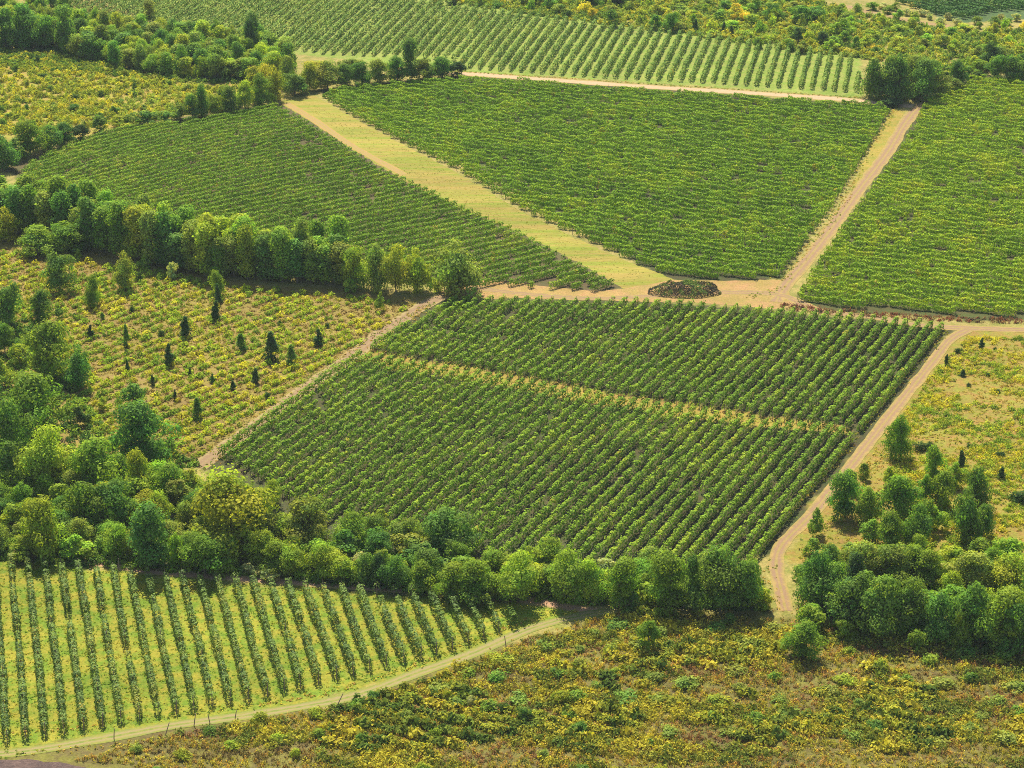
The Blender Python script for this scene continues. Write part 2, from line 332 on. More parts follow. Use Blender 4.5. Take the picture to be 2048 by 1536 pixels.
BLOCKS = {
 'near':    dict(rows=rows_parallel([(-340, 1100), (0, 1122), (330, 1160), (660, 1184), (1003, 1206), (1040, 1250), (1000, 1266), (880, 1310), (690, 1356), (500, 1402), (300, 1436), (0, 1492), (-340, 1510)], -170, 2.76, .4),
                 h=2.3, w=1.45, dens=68, size=.36, mat=NEARVINE, tints=[(.155, .235, .032), (.10, .165, .028), (.25, .28, .04)], z0=.35, where='near vineyard', cnt='from its short end'),
 'lower':   dict(rows=rows_parallel([(706, 714), (760, 722), (1000, 763), (1300, 816), (1500, 846), (1712, 868), (1650, 965), (1556, 1094), (1460, 1160), (1200, 1160), (900, 1120), (640, 1050), (436, 912)], 3292, 2.45),
                 h=2.1, w=1.25, dens=56, size=.42, mat=VINE, tints=[(.225, .345, .025), (.16, .27, .022), (.33, .41, .03)], z0=.25, where='lower half of the central vineyard'),
 'middle':  dict(rows=rows_parallel([(905, 603), (1250, 607), (1600, 630), (1908, 658), (1722, 866), (1500, 834), (1200, 790), (980, 749), (740, 708), (745, 695)], 3292, 2.45),
                 h=2.1, w=1.25, dens=54, size=.44, mat=VINE, tints=[(.225, .345, .025), (.16, .27, .022), (.33, .41, .03)], z0=.25, where='upper half of the central vineyard'),
 'slope':   dict(rows=rows_curved([(50, 338), (150, 288), (235, 262), (400, 242), (556, 216), (640, 266), (760, 343), (900, 406), (1040, 472), (1160, 536), (1240, 578), (1190, 584), (1000, 573), (900, 580), (690, 545), (480, 520), (200, 460), (20, 400)], 4.2),
                 wall=False, lump=.30, h=1.9, w=1.6, dens=70, size=.38, mat=VINE, tints=[(.215, .345, .025), (.16, .27, .024), (.32, .40, .035)], z0=.2, where='sloping vineyard'),
 'centre':  dict(rows=rows_parallel([(642, 194), (700, 178), (930, 160), (1300, 186), (1750, 213), (1783, 222), (1720, 330), (1670, 412), (1600, 505), (1560, 557), (1460, 559), (1345, 556), (1200, 495), (1050, 424), (900, 334), (800, 284), (700, 230)], -10700, 3.3),
                 wall=False, lump=.8, h=1.8, w=1.75, dens=68, size=.40, mat=VINE, tints=[(.25, .385, .022), (.18, .305, .022), (.35, .43, .026)], z0=.2, where='vineyard beside the grass strip'),
 'right':   dict(rows=rows_parallel([(1846, 214), (1900, 176), (1950, 160), (2430, 162), (2430, 652), (1850, 626), (1640, 610), (1592, 600), (1640, 520), (1720, 410), (1800, 300)], -10700, 3.3),
                 wall=False, lump=.8, h=1.8, w=1.75, dens=68, size=.40, mat=VINE, tints=[(.30, .42, .022), (.215, .34, .022), (.42, .47, .026)], z0=.2, where='vineyard beyond the pink road'),
 'upper':   dict(rows=rows_parallel([(120, 36), (60, -40), (700, -40), (820, 0), (1000, 25), (1300, 62), (1560, 95), (1718, 118), (1718, 186), (1500, 172), (1200, 156), (940, 138), (900, 120), (640, 108), (500, 85), (400, 60), (250, 45)], 1950, 3.25, .5),
                 h=2.1, w=1.5, dens=34, size=.52, mat=VINE, tints=[(.20, .31, .05), (.145, .24, .04), (.30, .36, .06)], z0=.2, where='striped upper vineyard'),
 'far':     dict(rows=rows_parallel([(1750, -40), (1790, 5), (1850, 26), (1930, 40), (2000, 24), (2420, 8), (2420, -40)], -5200, 3.2),
                 h=2.0, w=1.7, dens=34, size=.6, mat=VINE, tints=[(.10, .21, .045), (.08, .17, .04), (.16, .24, .05)], z0=.3, where='far vineyard up top'),
}
def vine_geometry(path, B, seed):
    rng = np.random.default_rng(seed); seg = np.linalg.norm(np.diff(path, axis=0), axis=1); S = np.concatenate([[0], np.cumsum(seg)]); L = S[-1]
    n = int(L*B['dens']); s = rng.uniform(0, L, n)
    cx = np.interp(s, S, path[:, 0]); cy = np.interp(s, S, path[:, 1])
    vig = fbm(cx, cy, 18, 31); loc = vnoise(s, np.full(n, seed*3.7), .8 if B.get('wall', True) else 1.9, 6); loc2 = vnoise(s, np.full(n, seed*1.3), 3.5, 8)
    keep = (loc*.6+loc2*.5+vig*.35) > (.46 if B['mat'] is NEARVINE else .36)
    keep &= ~((vnoise(s, np.full(n, seed*5.1), 1.6, 12) > .90)); keep &= ~((vnoise(s, np.full(n, seed*2.3), 4.5, 14) > .93))
    s, cx, cy, vig, loc, loc2 = s[keep], cx[keep], cy[keep], vig[keep], loc[keep], loc2[keep]; n = len(s)
    tx = np.interp(np.minimum(s+.5, L), S, path[:, 0])-np.interp(np.maximum(s-.5, 0), S, path[:, 0])
    ty = np.interp(np.minimum(s+.5, L), S, path[:, 1])-np.interp(np.maximum(s-.5, 0), S, path[:, 1])
    tl = np.hypot(tx, ty)+1e-9; nx, ny = ty/tl, -tx/tl
    la = B.get('lump', 1.0 if not B.get('wall', True) else .5)
    sc = .92-.5*la+la*loc+.34*(loc2-.5)+.3*(vig-.5)
    th = rng.uniform(-.35*np.pi, 1.35*np.pi, n); r = rng.uniform(.55, 1.08, n)
    hh = (B['h']-B['z0'])/2
    ex = .65 if B.get('wall', True) else .5; se = lambda a: np.sign(a)*np.abs(a)**ex
    off = se(np.cos(th))*r*B['w']/2*sc*(1-.25*(np.sin(th) > 0)); z = B['z0']+hh*sc+se(np.sin(th))*r*hh*sc
    sh = rng.random(n) < .05; z[sh] += rng.uniform(0, .35, sh.sum())
    P = np.stack([cx+nx*off, cy+ny*off, H(cx, cy)+z], -1)
    nr = np.stack([nx*np.cos(th), ny*np.cos(th), np.sin(th)*.9+.25], -1)+rng.normal(size=(n, 3))*.30
    Q = leaf_quads(P, nr, B['size']*rng.uniform(.7, 1.35, n), rng)
    T = np.array(B['tints']); w = .5+.55*(fbm(cx, cy, 9, 77)-.5)+.2*(rng.random(n)-.5)+.38*(vnoise(cx, cy, 1.6, 5)-.5)
    c = np.where((w > .66)[:, None], T[2], np.where((w < .44)[:, None], T[1], T[0]))*rng.uniform(.7, 1.35, (n, 1))
    au = (vnoise(cx, cy, 2.2, 55) > .93) & (rng.random(n) < .5); c[au] = np.array([.42, .36, .04])*rng.uniform(.7, 1.2, (au.sum(), 1))
    return Q, c
def post_mesh():
    q = tube_quads([(0, 0, -.2), (0, 0, 1.0), (.02, 0, 2.25)], [.07, .065, .055], 6)
    q.append([(.02-.055, -.03, 2.25), (.02, -.06, 2.25), (.02+.055, .03, 2.25), (.02, .06, 2.25)])
    return quad_mesh('post', np.array(q), np.ones((len(q), 3)), POST)
POST_ME = post_mesh()
allrows = []
for key, B in BLOCKS.items():
    items = []
    for r in B['rows']:
        if len(r) < 8: continue
        pr = project(np.column_stack([r, H(r[:, 0], r[:, 1])])); vis = (pr[:, 0] > 0) & (pr[:, 0] < 2048) & (pr[:, 1] > 0) & (pr[:, 1] < 1536)
        px = np.hypot(*np.diff(pr[:, :2], axis=0).T)[vis[1:]].sum(); wpx = B['h']*F/pr[:, 2].mean()
        items.append((px*wpx, key, r))
    allrows += items
allrows.sort(key=lambda t: -t[0]); NAMED = allrows[:296]; REST = allrows[296:]
sd = 100; rest_Q = []; rest_c = []
def row_key(key, r):
    p = project(np.column_stack([r, H(r[:, 0], r[:, 1])])).mean(0); return p[1] if key in ('slope', 'centre', 'right', 'far') else p[0]
for key, B in BLOCKS.items():
    rs = sorted([r for a, k, r in NAMED if k == key], key=lambda r: row_key(key, r))
    for i, r in enumerate(rs):
        sd += 1
        if key in ('slope', 'centre', 'right', 'far'):
            if i < len(rs)/2: lab = f"green vine row, {ordinal(i+1)} from far edge of the {B['where']}"
            else: lab = f"green vine row, {ordinal(len(rs)-i)} from near edge of the {B['where']}"
        else:
            look = 'dark leafy vine row' if key == 'near' else 'green vine row'
            if i < len(rs)/2: lab = f"{look}, {ordinal(i+1)} from the left in the {B['where']}"
            else: lab = f"{look}, {ordinal(len(rs)-i)} from the right in the {B['where']}"
        base = np.array([r[0][0], r[0][1], float(H(*r[0]))])
        o = root('vine_row', base, lab, 'vine row', 'vine rows in the '+B['where'])
        Q, c = vine_geometry(r, B, sd)
        link('foliage', quad_mesh('foliage', Q-base, c, B['mat']), o)
        ends = [r[0], r[-1]] if key != 'near' else [r[j] for j in np.linspace(0, len(r)-1, max(2, int(len(r)*.5/9))).astype(int)]
        for e in ends:
            p = link('post', POST_ME, o); p.location = (float(e[0]-base[0]), float(e[1]-base[1]), float(H(*e)-base[2])); p.rotation_euler = (random.uniform(-.06, .06), random.uniform(-.06, .06), random.random()*6); p.scale = (1, 1, 1) if key == 'near' else (.8, .8, .78)
for a, key, r in REST:
    sd += 1; Q, c = vine_geometry(r, BLOCKS[key], sd); rest_Q.append(Q); rest_c.append(c)
if rest_Q:
    o = link('distant_vines', quad_mesh('distant_vines', np.concatenate(rest_Q), np.concatenate(rest_c), VINE)); struct(o, 'stuff')
    o['label'] = 'remaining thin green vine rows at the far and clipped edges of the vineyards'
print('rows', len(allrows), {k: len(B['rows']) for k, B in BLOCKS.items()})

# ---------------------------------------------------------------- trees and shrubs: unit-size prototypes
def crown_mesh(name, height, width, base, lobes, nleaf, size, seed, style='round'):
    """leaf clumps spread over many lobes; real size in metres, sits on z=0"""
    rng = np.random.default_rng(seed); Hc = height-base; L = []
    for k in range(lobes):
        if style == 'column':
            z = base+Hc*rng.uniform(.08, .93); f = math.sin(math.pi*min(1, ((z-base)/Hc)**.8*.9+.08))**.6; a = rng.uniform(0, 6.283); rr = width/2*f*rng.uniform(.15, .62)
            R = np.array([width*.24, width*.24, Hc*.13])*rng.uniform(.7, 1.25)
        elif style == 'cone':
            z = base+Hc*rng.uniform(.03, .92); f = 1-.82*(z-base)/Hc; a = rng.uniform(0, 6.283); rr = width/2*f*rng.uniform(.1, .6)
            R = np.array([width*.26*f+.1, width*.26*f+.1, Hc*.12])*rng.uniform(.8, 1.2)
        elif style == 'mound':
            a = rng.uniform(0, 6.283); rr = width/2*rng.uniform(.0, .72); z = Hc*rng.uniform(.15, .62)*(1-(rr/(width*.5))**2*.5)
            R = np.array([width*.2, width*.2, Hc*.34])*rng.uniform(.7, 1.3)
        else:
            q = rng.uniform(.0, .97)**.9; ph = seed*.7; z = base+Hc*(.05+.80*q); f = math.sqrt(max(.10, 1-(2*q-.75)**2*.75)); a = rng.uniform(0, 6.283); rr = width/2*f*rng.uniform(.2, .85)*(1+.28*math.sin(2*a+ph)+.15*math.sin(3*a+2*ph)); z += Hc*.10*math.sin(a+ph*2)*q
            R = np.array([width*.18, width*.18, Hc*.14])*rng.uniform(.5, 1.5, 3)*rng.uniform(.8, 1.2)
        L.append((np.array([rr*math.cos(a), rr*math.sin(a), z]), R))
    per = np.array([R[0]*R[2] for _, R in L]); per = (per/per.sum()*nleaf).astype(int); Q = []; C = []
    for (c, R), n in zip(L, per):
        d = rng.normal(size=(n, 3)); d[:, 2] += .35; d /= np.linalg.norm(d, axis=1, keepdims=True)
        wob = 1+.22*np.sin(d[:, 0]*7+seed)*np.cos(d[:, 1]*6+k)*1.0
        P = c+d*R*(rng.uniform(.35, 1.12, (n, 1))**.55)*wob[:, None]
        P[:, 2] = np.maximum(P[:, 2], .08)
        nr = d*1.0+rng.normal(size=(n, 3))*.30+np.array([0, 0, .25])
        Q.append(leaf_quads(P, nr, size*rng.uniform(.6, 1.4, n), rng))
        C.append(np.ones((n, 3))*rng.uniform(.78, 1.25)*rng.uniform(.65, 1.35, (n, 1))*np.array([rng.uniform(.82, 1.15), 1, rng.uniform(.8, 1.15)]))
    return quad_mesh(name, np.concatenate(Q), np.concatenate(C), LEAF), L
def trunk_mesh(name, height, base, L, seed, r0):
    rng = np.random.default_rng(seed); q = []
    top = np.array([rng.normal()*.03*height, rng.normal()*.03*height, height*.8])
    pts = [np.array([0, 0, -.3]), np.array([0, 0, .1]), top*.4, top*.75, top]
    q += tube_quads(pts, [r0*1.5, r0, r0*.75, r0*.4, r0*.1], 7)
    for k_i, (c, R) in enumerate(L[:14]):
        z = max(.12*height, c[2]*.55); st = np.array([top[0]*z/height, top[1]*z/height, z]); mid = (st+c)/2+np.array([0, 0, .04*height])
        q += tube_quads([st, mid, c, c+(c-st)*.22*(k_i % 2)], [r0*.38, r0*.24, r0*.10, r0*.04], 5)
    return quad_mesh(name, np.array(q), np.ones((len(q), 3)), BARK)
PROTO = {}
def proto(kind, n, height, width, base, lobes, nleaf, size, style, r0):
    PROTO[kind] = []
    for i in range(n):
        hv = height; wv = width; s = hash_seed(kind, i)
        cr, L = crown_mesh('crown', hv, wv, base, lobes, nleaf, size, s, style); tr = trunk_mesh('trunk', hv, base, L, s+1, r0)
        PROTO[kind].append((cr, tr, hv, wv))
def hash_seed(kind, i): return sum(ord(ch)*(k+3) for k, ch in enumerate(kind))+i*101
proto('round', 10, 9.0, 9.0, .5, 40, 7600, .40, 'round', .22)
proto('slender', 7, 10.5, 5.2, .5, 40, 5000, .40, 'column', .16)
proto('small', 5, 4.5, 4.0, .3, 22, 2200, .32, 'round', .09)
proto('juniper', 3, 4.0, 1.9, .1, 20, 1300, .26, 'cone', .07)
proto('shrub', 6, 1.8, 2.9, 0, 13, 620, .27, 'mound', .04)

TINT = {'g': (.19, .295, .035), 'G': (.14, .25, .04), 'y': (.30, .36, .035), 'Y': (.46, .43, .04), 'b': (.13, .24, .045), 'd': (.07, .13, .035),
        'l': (.27, .38, .04), 'o': (.46, .27, .04), 'r': (.30, .15, .06), 'm': (.23, .29, .05), 'p': (.40, .43, .17)}
ADJ = {'g': 'mid green', 'G': 'deep green', 'y': 'yellow-green', 'Y': 'golden yellow', 'b': 'blue-green', 'd': 'very dark green', 'l': 'bright lime green', 'o': 'orange-brown', 'r': 'reddish brown', 'm': 'olive green', 'p': 'pale straw green'}
NAME = {'round': ('broadleaf_tree', 'tree', 'round tree'), 'slender': ('slender_tree', 'slender tree', 'slender tree'), 'small': ('bushy_tree', 'small tree', 'bushy tree'), 'juniper': ('juniper', 'juniper', 'cone-shaped juniper'), 'shrub': ('shrub', 'shrub', 'low shrub')}
PLANTS = []       # (region, kind, u, v, wpx, hpx, tint)
def add(region, s):
    for e in s.split(';'):
        e = e.split()
        if e: PLANTS.append((region, {'o': 'round', 'c': 'slender', 's': 'small', 'j': 'juniper', 'b': 'shrub'}[e[0]], *map(float, e[1:5]), e[5]))
def taken(u, v, r, lst):
    return any(abs(u-a) < r and abs(v-b) < r*.5 for a, b in lst)
def fill(region, poly, spacing, kinds, tints, wpx, hpx, keep=None, seed=1, prob=1.0, avoid=0):
    """scatter individuals over a ground outline (metres apart), sizes in metres"""
    rng = random.Random(seed); W = poly_world(poly); mn, mx = W.min(0), W.max(0); pts = []
    tries = int((mx[0]-mn[0])*(mx[1]-mn[1])/spacing**2*9)
    cand = np.column_stack([np.array([rng.uniform(mn[0], mx[0]) for _ in range(tries)]), np.array([rng.uniform(mn[1], mx[1]) for _ in range(tries)])])
    cand = cand[inside(cand, W)]
    ex = [tuple(ground(u, v)[:2]) for (rg, k, u, v, w, h, t) in PLANTS if avoid and rg == region]
    for p in cand:
        if all((p[0]-q[0])**2+(p[1]-q[1])**2 > spacing**2 for q in pts) and all((p[0]-q[0])**2+(p[1]-q[1])**2 > avoid**2 for q in ex):
            pts.append(p)
    for p in pts:
        if rng.random() > prob: continue
        pr = project((p[0], p[1], float(H(*p))))
        if region.startswith('wood b') and 1505 < pr[0] < 1625: continue
        pr = pr; k = rng.choice(kinds); t = rng.choice(tints); w = rng.uniform(*wpx); h = rng.uniform(*hpx); s = F/pr[2]
        PLANTS.append((region, k, float(pr[0]), float(pr[1]), w*s, h*s*.93, t))

# hand-placed trees: kind u v width height tint
add('belt above the old vineyard', '''o 915 585 118 98 m; b 872 582 34 26 y; o 835 582 62 82 y; o 792 584 60 92 y; o 750 580 58 88 m; o 712 578 56 86 y; s 700 585 30 30 g''')
BELT = [(-330, 452), (60, 468), (200, 500), (300, 528), (420, 552), (520, 560), (690, 572)]
rb = random.Random(3)
bw = np.array(BELT, float)
for line, (dv, hh, step) in enumerate(((0, 92, 30), (-13, 100, 34), (-27, 98, 36))):
    u = -50+line*11
    while u < 690:
        vb = np.interp(u, bw[:, 0], bw[:, 1])+dv+rb.uniform(-3, 3)
        t = rb.choice('mmybg' if 250 < u < 560 else 'gbmGg')
        if line == 2: t = rb.choice('ymyg')
        PLANTS.append(('belt above the old vineyard', 'slender', u, vb, rb.uniform(46, 62), hh*rb.uniform(.74, 1.12)*(1.0 if u > 100 else .95), t))
        u += step*rb.uniform(.8, 1.2)
add('meadow edge before the tree belt', '''o 12 482 62 64 y; o 75 508 84 52 g; o 135 505 90 62 g; s 165 500 60 60 G; s 158 520 16 22 l''')
add('old yellow vineyard', '''o 120 582 62 76 b; s 250 578 48 72 m; b 280 563 18 22 d; s 290 540 22 30 g; s 186 612 32 62 g; s 345 560 20 38 p; s 438 556 44 62 g; s 434 590 32 52 g;
 j 436 606 20 42 d; j 433 642 20 44 d; j 372 674 24 42 d; j 253 693 20 46 G; j 338 730 20 42 d; j 543 720 34 58 d; j 583 730 24 42 G; j 482 700 24 34 G; j 638 692 18 34 d; j 181 676 18 26 d;
 j 255 742 14 26 d; j 512 767 18 32 d; j 395 836 22 42 b; s 760 620 18 34 g; b 322 672 18 18 d; b 264 625 14 16 d; j 305 770 13 22 d; j 380 755 12 18 d; j 466 780 14 20 d; j 350 800 14 22 d; b 535 797 16 16 d; j 425 765 12 18 G; b 560 650 12 12 d; j 205 640 10 16 G; b 150 635 14 12 d; b 655 655 12 12 d''')
add('thicket on the left border', '''s 20 655 64 92 b; s 84 640 54 62 b; o 100 752 108 112 g; o 158 775 64 82 b; s 10 705 44 56 G; o 62 868 136 116 g; o 18 935 92 136 G; o 285 925 122 118 b; s 270 815 50 50 b; s 160 850 34 36 d;
 s 5 770 40 50 y; s 118 640 20 26 G; s 40 730 40 44 y; s 205 820 24 26 y; s 225 905 30 36 G; s 340 905 24 28 m; s -30 830 80 90 G; s -35 620 60 70 b''')
add('wood behind the near vineyard', '''o 95 975 120 132 y; o 190 985 130 122 l; o 170 1050 110 96 g; o 225 1045 96 92 G; o 280 985 58 94 y; o 345 1000 84 84 g; o 320 1050 60 70 y; o 465 1095 160 158 y; o 440 1010 60 60 y; o 545 1010 50 54 y;
 o 520 1040 60 70 y; o 605 1090 112 108 m; o 85 1112 104 122 y; s 85 1020 44 36 y; c 300 1135 92 140 b; o 410 1150 96 96 g; o 355 1130 50 70 l; o 235 1115 64 70 l; s 25 1060 56 60 l; c 20 985 60 110 G; s 130 1105 40 60 G;
 o 530 1130 80 74 l; o 590 1150 80 66 l; o 650 1150 74 70 l; o 700 1100 90 84 g; o 745 1080 60 62 m; o 880 1105 124 96 b; o 820 1095 76 66 m; s 762 1050 30 36 y; o 730 1165 66 66 G; o 790 1175 70 70 G; o 760 1172 40 74 d;
 o 850 1180 70 66 g; o 900 1195 80 76 g; o 955 1198 100 88 g; o 1035 1202 96 106 l; o 1095 1140 84 72 g; o 1130 1200 96 108 g; o 1180 1205 74 96 l; o 1240 1210 92 104 g; s 1292 1207 52 48 y; o 1340 1218 116 128 g;
 c 1385 1218 38 118 G; o 1440 1222 108 132 G; o 1420 1160 60 60 m; o 1490 1218 76 112 G; o 1300 1150 70 62 m; s 1500 1215 56 44 l; s 1530 1222 30 54 y; s 1215 1150 40 40 p; s 500 1150 34 26 p; s 540 1160 36 24 p; s 720 1140 40 44 p; s 1000 1145 40 48 d; s 1085 1110 26 34 d; s 800 1105 26 44 d; s 1265 1215 40 34 G; s 1160 1170 40 60 G; o 990 1160 70 66 g''')
fill('wood behind the near vineyard', [(-330, 960), (100, 950), (300, 970), (420, 1000), (560, 1075), (700, 1100), (900, 1125), (1250, 1160), (1520, 1165), (1530, 1215), (1300, 1218), (1000, 1196), (850, 1186), (650, 1165), (450, 1142), (250, 1122), (-330, 1098)], 4.3, ['round', 'round', 'small'], 'ggGylmbm', (4.5, 7.5), (4.2, 6.8), seed=5, avoid=3.0)
add('wood beside the lower pink road', '''o 1632 1208 84 120 b; o 1655 1165 70 84 G; c 1706 1215 56 118 d; o 1700 1250 100 120 b; o 1760 1270 110 126 G; o 1820 1265 100 118 G; o 1660 1215 90 100 G; o 1905 1200 60 66 y; o 1940 1280 110 130 G; o 2000 1290 110 126 g; o 2040 1300 90 120 G; o 1870 1282 90 110 b;
 o 1720 1160 90 84 m; o 1790 1170 100 90 m; o 1860 1170 90 80 g; o 1950 1180 100 84 m; o 2020 1190 90 84 y; o 2090 1240 120 130 G; o 2080 1300 100 100 G;  s 1620 1250 56 50 g''')
fill('wood beside the lower pink road', [(1600, 1150), (1700, 1130), (1900, 1130), (2420, 1150), (2420, 1290), (1900, 1280), (1760, 1260), (1620, 1210)], 5.0, ['round', 'round', 'small'], 'gGgbmgy', (4.2, 6.8), (4.0, 6.6), seed=6, avoid=3.2)
add('grove beyond the pink road', '''s 1800 918 52 86 g; s 1790 880 30 40 g; b 1842 900 34 20 d; b 1858 898 26 18 d; s 1868 968 46 78 g; j 1921 946 20 48 d; j 2003 958 15 26 d; s 1690 1036 76 92 G; s 1730 1050 56 76 g; s 1800 1050 96 100 g; s 1745 1085 50 46 g; s 1778 1108 70 86 g; s 1832 1100 66 92 G; s 1885 1012 60 74 g;
 s 1932 1085 82 110 G; s 1950 1020 60 84 G; s 1728 958 24 34 g; s 1700 985 36 50 g; s 1632 1070 30 52 g; s 1780 975 30 46 l; s 1910 975 36 50 l; s 1860 1060 50 60 g; s 1965 1075 50 70 b; s 1625 1108 40 34 g; b 2040 1004 44 24 d; s 1700 1110 40 26 m; s 1850 1010 40 60 g; s 2020 1130 60 60 l; s 1960 1120 50 46 g; j 1893 730 13 24 d; b 1915 706 20 12 d; j 1963 696 12 20 d; j 1926 752 12 14 d; b 1950 728 12 8 d; b 1975 752 10 8 d; b 1938 773 14 9 d; b 1996 785 16 9 d; b 1880 745 14 9 G; b 1990 700 10 7 d; b 2000 912 22 12 d; b 1940 895 16 9 d''')
add('lower scrubby meadow', '''s 1605 1312 76 72 g; s 1625 1262 56 56 g; s 1690 1278 42 42 g; s 1830 1302 34 46 g; s 1918 1298 42 76 g; s 1296 1296 46 62 g; s 1316 1236 26 22 l; b 1255 1226 36 16 G; s 745 1402 28 22 b; s 942 1412 22 24 p; s 1120 1410 34 30 y; s 1048 1440 30 28 b; s 2010 1310 50 36 G; s 1460 1245 30 20 G''')
add('hedge below the upper vineyard', '''s 590 190 50 44 b; s 620 180 50 50 y; s 655 176 54 50 m; s 690 172 46 44 b; s 725 170 50 46 G; c 822 160 36 76 b; s 760 166 50 46 m; s 795 162 50 48 G; s 850 158 50 40 m; s 885 156 50 42 G; s 915 152 36 30 d; s 640 160 60 40 Y; s 575 175 40 60 m; c 580 160 36 70 G; c 508 110 30 76 b; s 545 165 44 56 y; s 705 150 50 34 m''')
add('hedge below the yellow field', '''o 5 335 70 62 b; o 60 308 70 64 g; s 30 320 50 40 G; s 100 300 50 46 G; s 130 288 50 42 b; s 160 282 40 34 d; s 202 266 44 36 G; s 240 256 40 22 y; s 255 254 30 26 m; s 290 250 46 28 b; s 330 246 44 24 G; s 360 240 36 30 m; s 403 234 36 62 b; s 430 230 36 40 y; s 462 226 46 52 G; s 490 218 46 54 y; s 520 210 50 60 g; s 548 200 44 64 y; s 385 236 40 46 G; s 445 222 30 44 m; s 535 188 50 56 Y; s 510 185 50 50 y''')
add('poplar wood at the upper left', '''o 12 95 60 74 b; o 55 92 60 76 b; o 92 98 50 60 G; c 132 104 46 86 G; o -30 100 60 80 G; c 500 118 30 76 d; c 300 44 26 40 m''')
fill('poplar wood at the upper left', [(-330, 60), (60, 50), (150, 60), (260, 70), (400, 82), (520, 100), (580, 130), (560, 160), (480, 165), (400, 160), (260, 140), (180, 122), (100, 100), (-330, 98)], 4.0, ['slender', 'slender', 'round', 'small'], 'mygmGyb', (4.6, 7.5), (5.5, 9.0), seed=8, avoid=3.5)
fill('poplar wood at the upper left', [(-330, -20), (110, -20), (150, 30), (60, 50), (-330, 55)], 7.5, ['slender', 'round'], 'gGmb', (4.5, 7.5), (7.0, 9.5), seed=9)
add('clump at the road junction', '''o 1742 196 52 74 G; o 1775 198 60 82 G; o 1800 200 62 86 b; o 1842 200 70 78 b; o 1822 186 60 70 m; s 1870 190 44 50 m; s 1915 170 42 48 G; s 1893 172 30 26 d; s 1905 182 40 24 m; s 1865 170 50 50 g; s 1980 135 46 46 d; s 1958 142 30 20 d; s 1995 158 44 44 G; s 2025 160 50 44 G; s 2055 160 50 46 G; s 1958 158 22 14 d; s 1938 152 30 18 g; s 2000 130 40 36 m; s 1780 212 40 14 d''')
add('yellow scrub at the top', '''j 1391 62 15 24 d; j 1447 66 13 24 d; j 1462 72 12 22 d; b 1515 95 32 26 G; b 1582 102 18 24 d; s 1597 82 26 28 d; s 1646 90 28 28 d; s 1605 105 26 22 m; s 1222 52 30 34 G; b 1136 34 24 16 d; s 1342 62 30 38 G; s 1338 50 26 30 Y; s 1475 40 34 30 Y; s 1310 58 26 28 G; s 905 8 30 22 d; s 1065 12 40 34 d; s 1100 20 28 28 G; s 1600 45 44 34 G; s 1630 42 40 30 b; s 1545 40 40 34 G; s 1690 70 34 30 g; b 1750 100 22 14 Y; s 1240 10 50 34 d; s 1180 12 44 36 G; s 1510 25 34 26 G; s 1450 22 30 22 G''')
fill('yellow scrub at the top', [(860, 4), (1000, 18), (1330, 60), (1560, 92), (1724, 112), (1780, 116), (1900, 108), (1960, 110), (2420, 116), (2420, 50), (1950, 60), (1850, 52), (1700, 22), (1600, -6), (860, -14)], 6.4, ['small', 'shrub', 'small'], 'ymglylgmlyYgb', (2.6, 5.6), (2.2, 4.8), seed=12, avoid=2.5)
fill('yellow scrub at the top', [(1950, 116), (2420, 120), (2420, 155), (1950, 148)], 5.0, ['small'], 'mgyG', (3.5, 5.5), (3.2, 4.6), seed=13)
fill('straw bushes by the far track', [(1740, 24), (1850, 44), (1950, 58), (2420, 28), (2420, 18), (1960, 44), (1850, 32), (1745, 12)], 4.6, ['shrub', 'small'], 'pppgG', (2.6, 4.4), (1.8, 3.2), seed=15)
fill('wood above the upper vineyard', [(700, -60), (1700, -60), (1600, -12), (830, -16)], 9.0, ['round', 'small'], 'gGmb', (5, 8), (5, 8), seed=16)
fill('upper left yellow field', [(-320, 95), (100, 115), (380, 175), (480, 178), (380, 225), (200, 252), (-320, 290)], 7.0, ['shrub', 'shrub', 'shrub', 'small'], 'dGGbm', (1.7, 3.4), (1.2, 2.6), seed=17, prob=.8)
fill('lower scrubby meadow', [(1180, 1240), (1600, 1260), (2100, 1330), (2100, 1500), (1300, 1470), (800, 1400), (950, 1330)], 4.6, ['shrub'], 'gmyGmym', (2.6, 5.2), (1.0, 1.9), seed=18, prob=.8)
fill('lower scrubby meadow', [(250, 1480), (700, 1410), (1000, 1430), (1400, 1500), (1000, 1760), (250, 1560)], 5.6, ['shrub'], 'gmymyG', (2.0, 3.8), (1.0, 1.8), seed=19, prob=.7)

print('plants', len(PLANTS)); cnt = {}
for p in PLANTS: cnt[p[1]] = cnt.get(p[1], 0)+1
print(cnt)
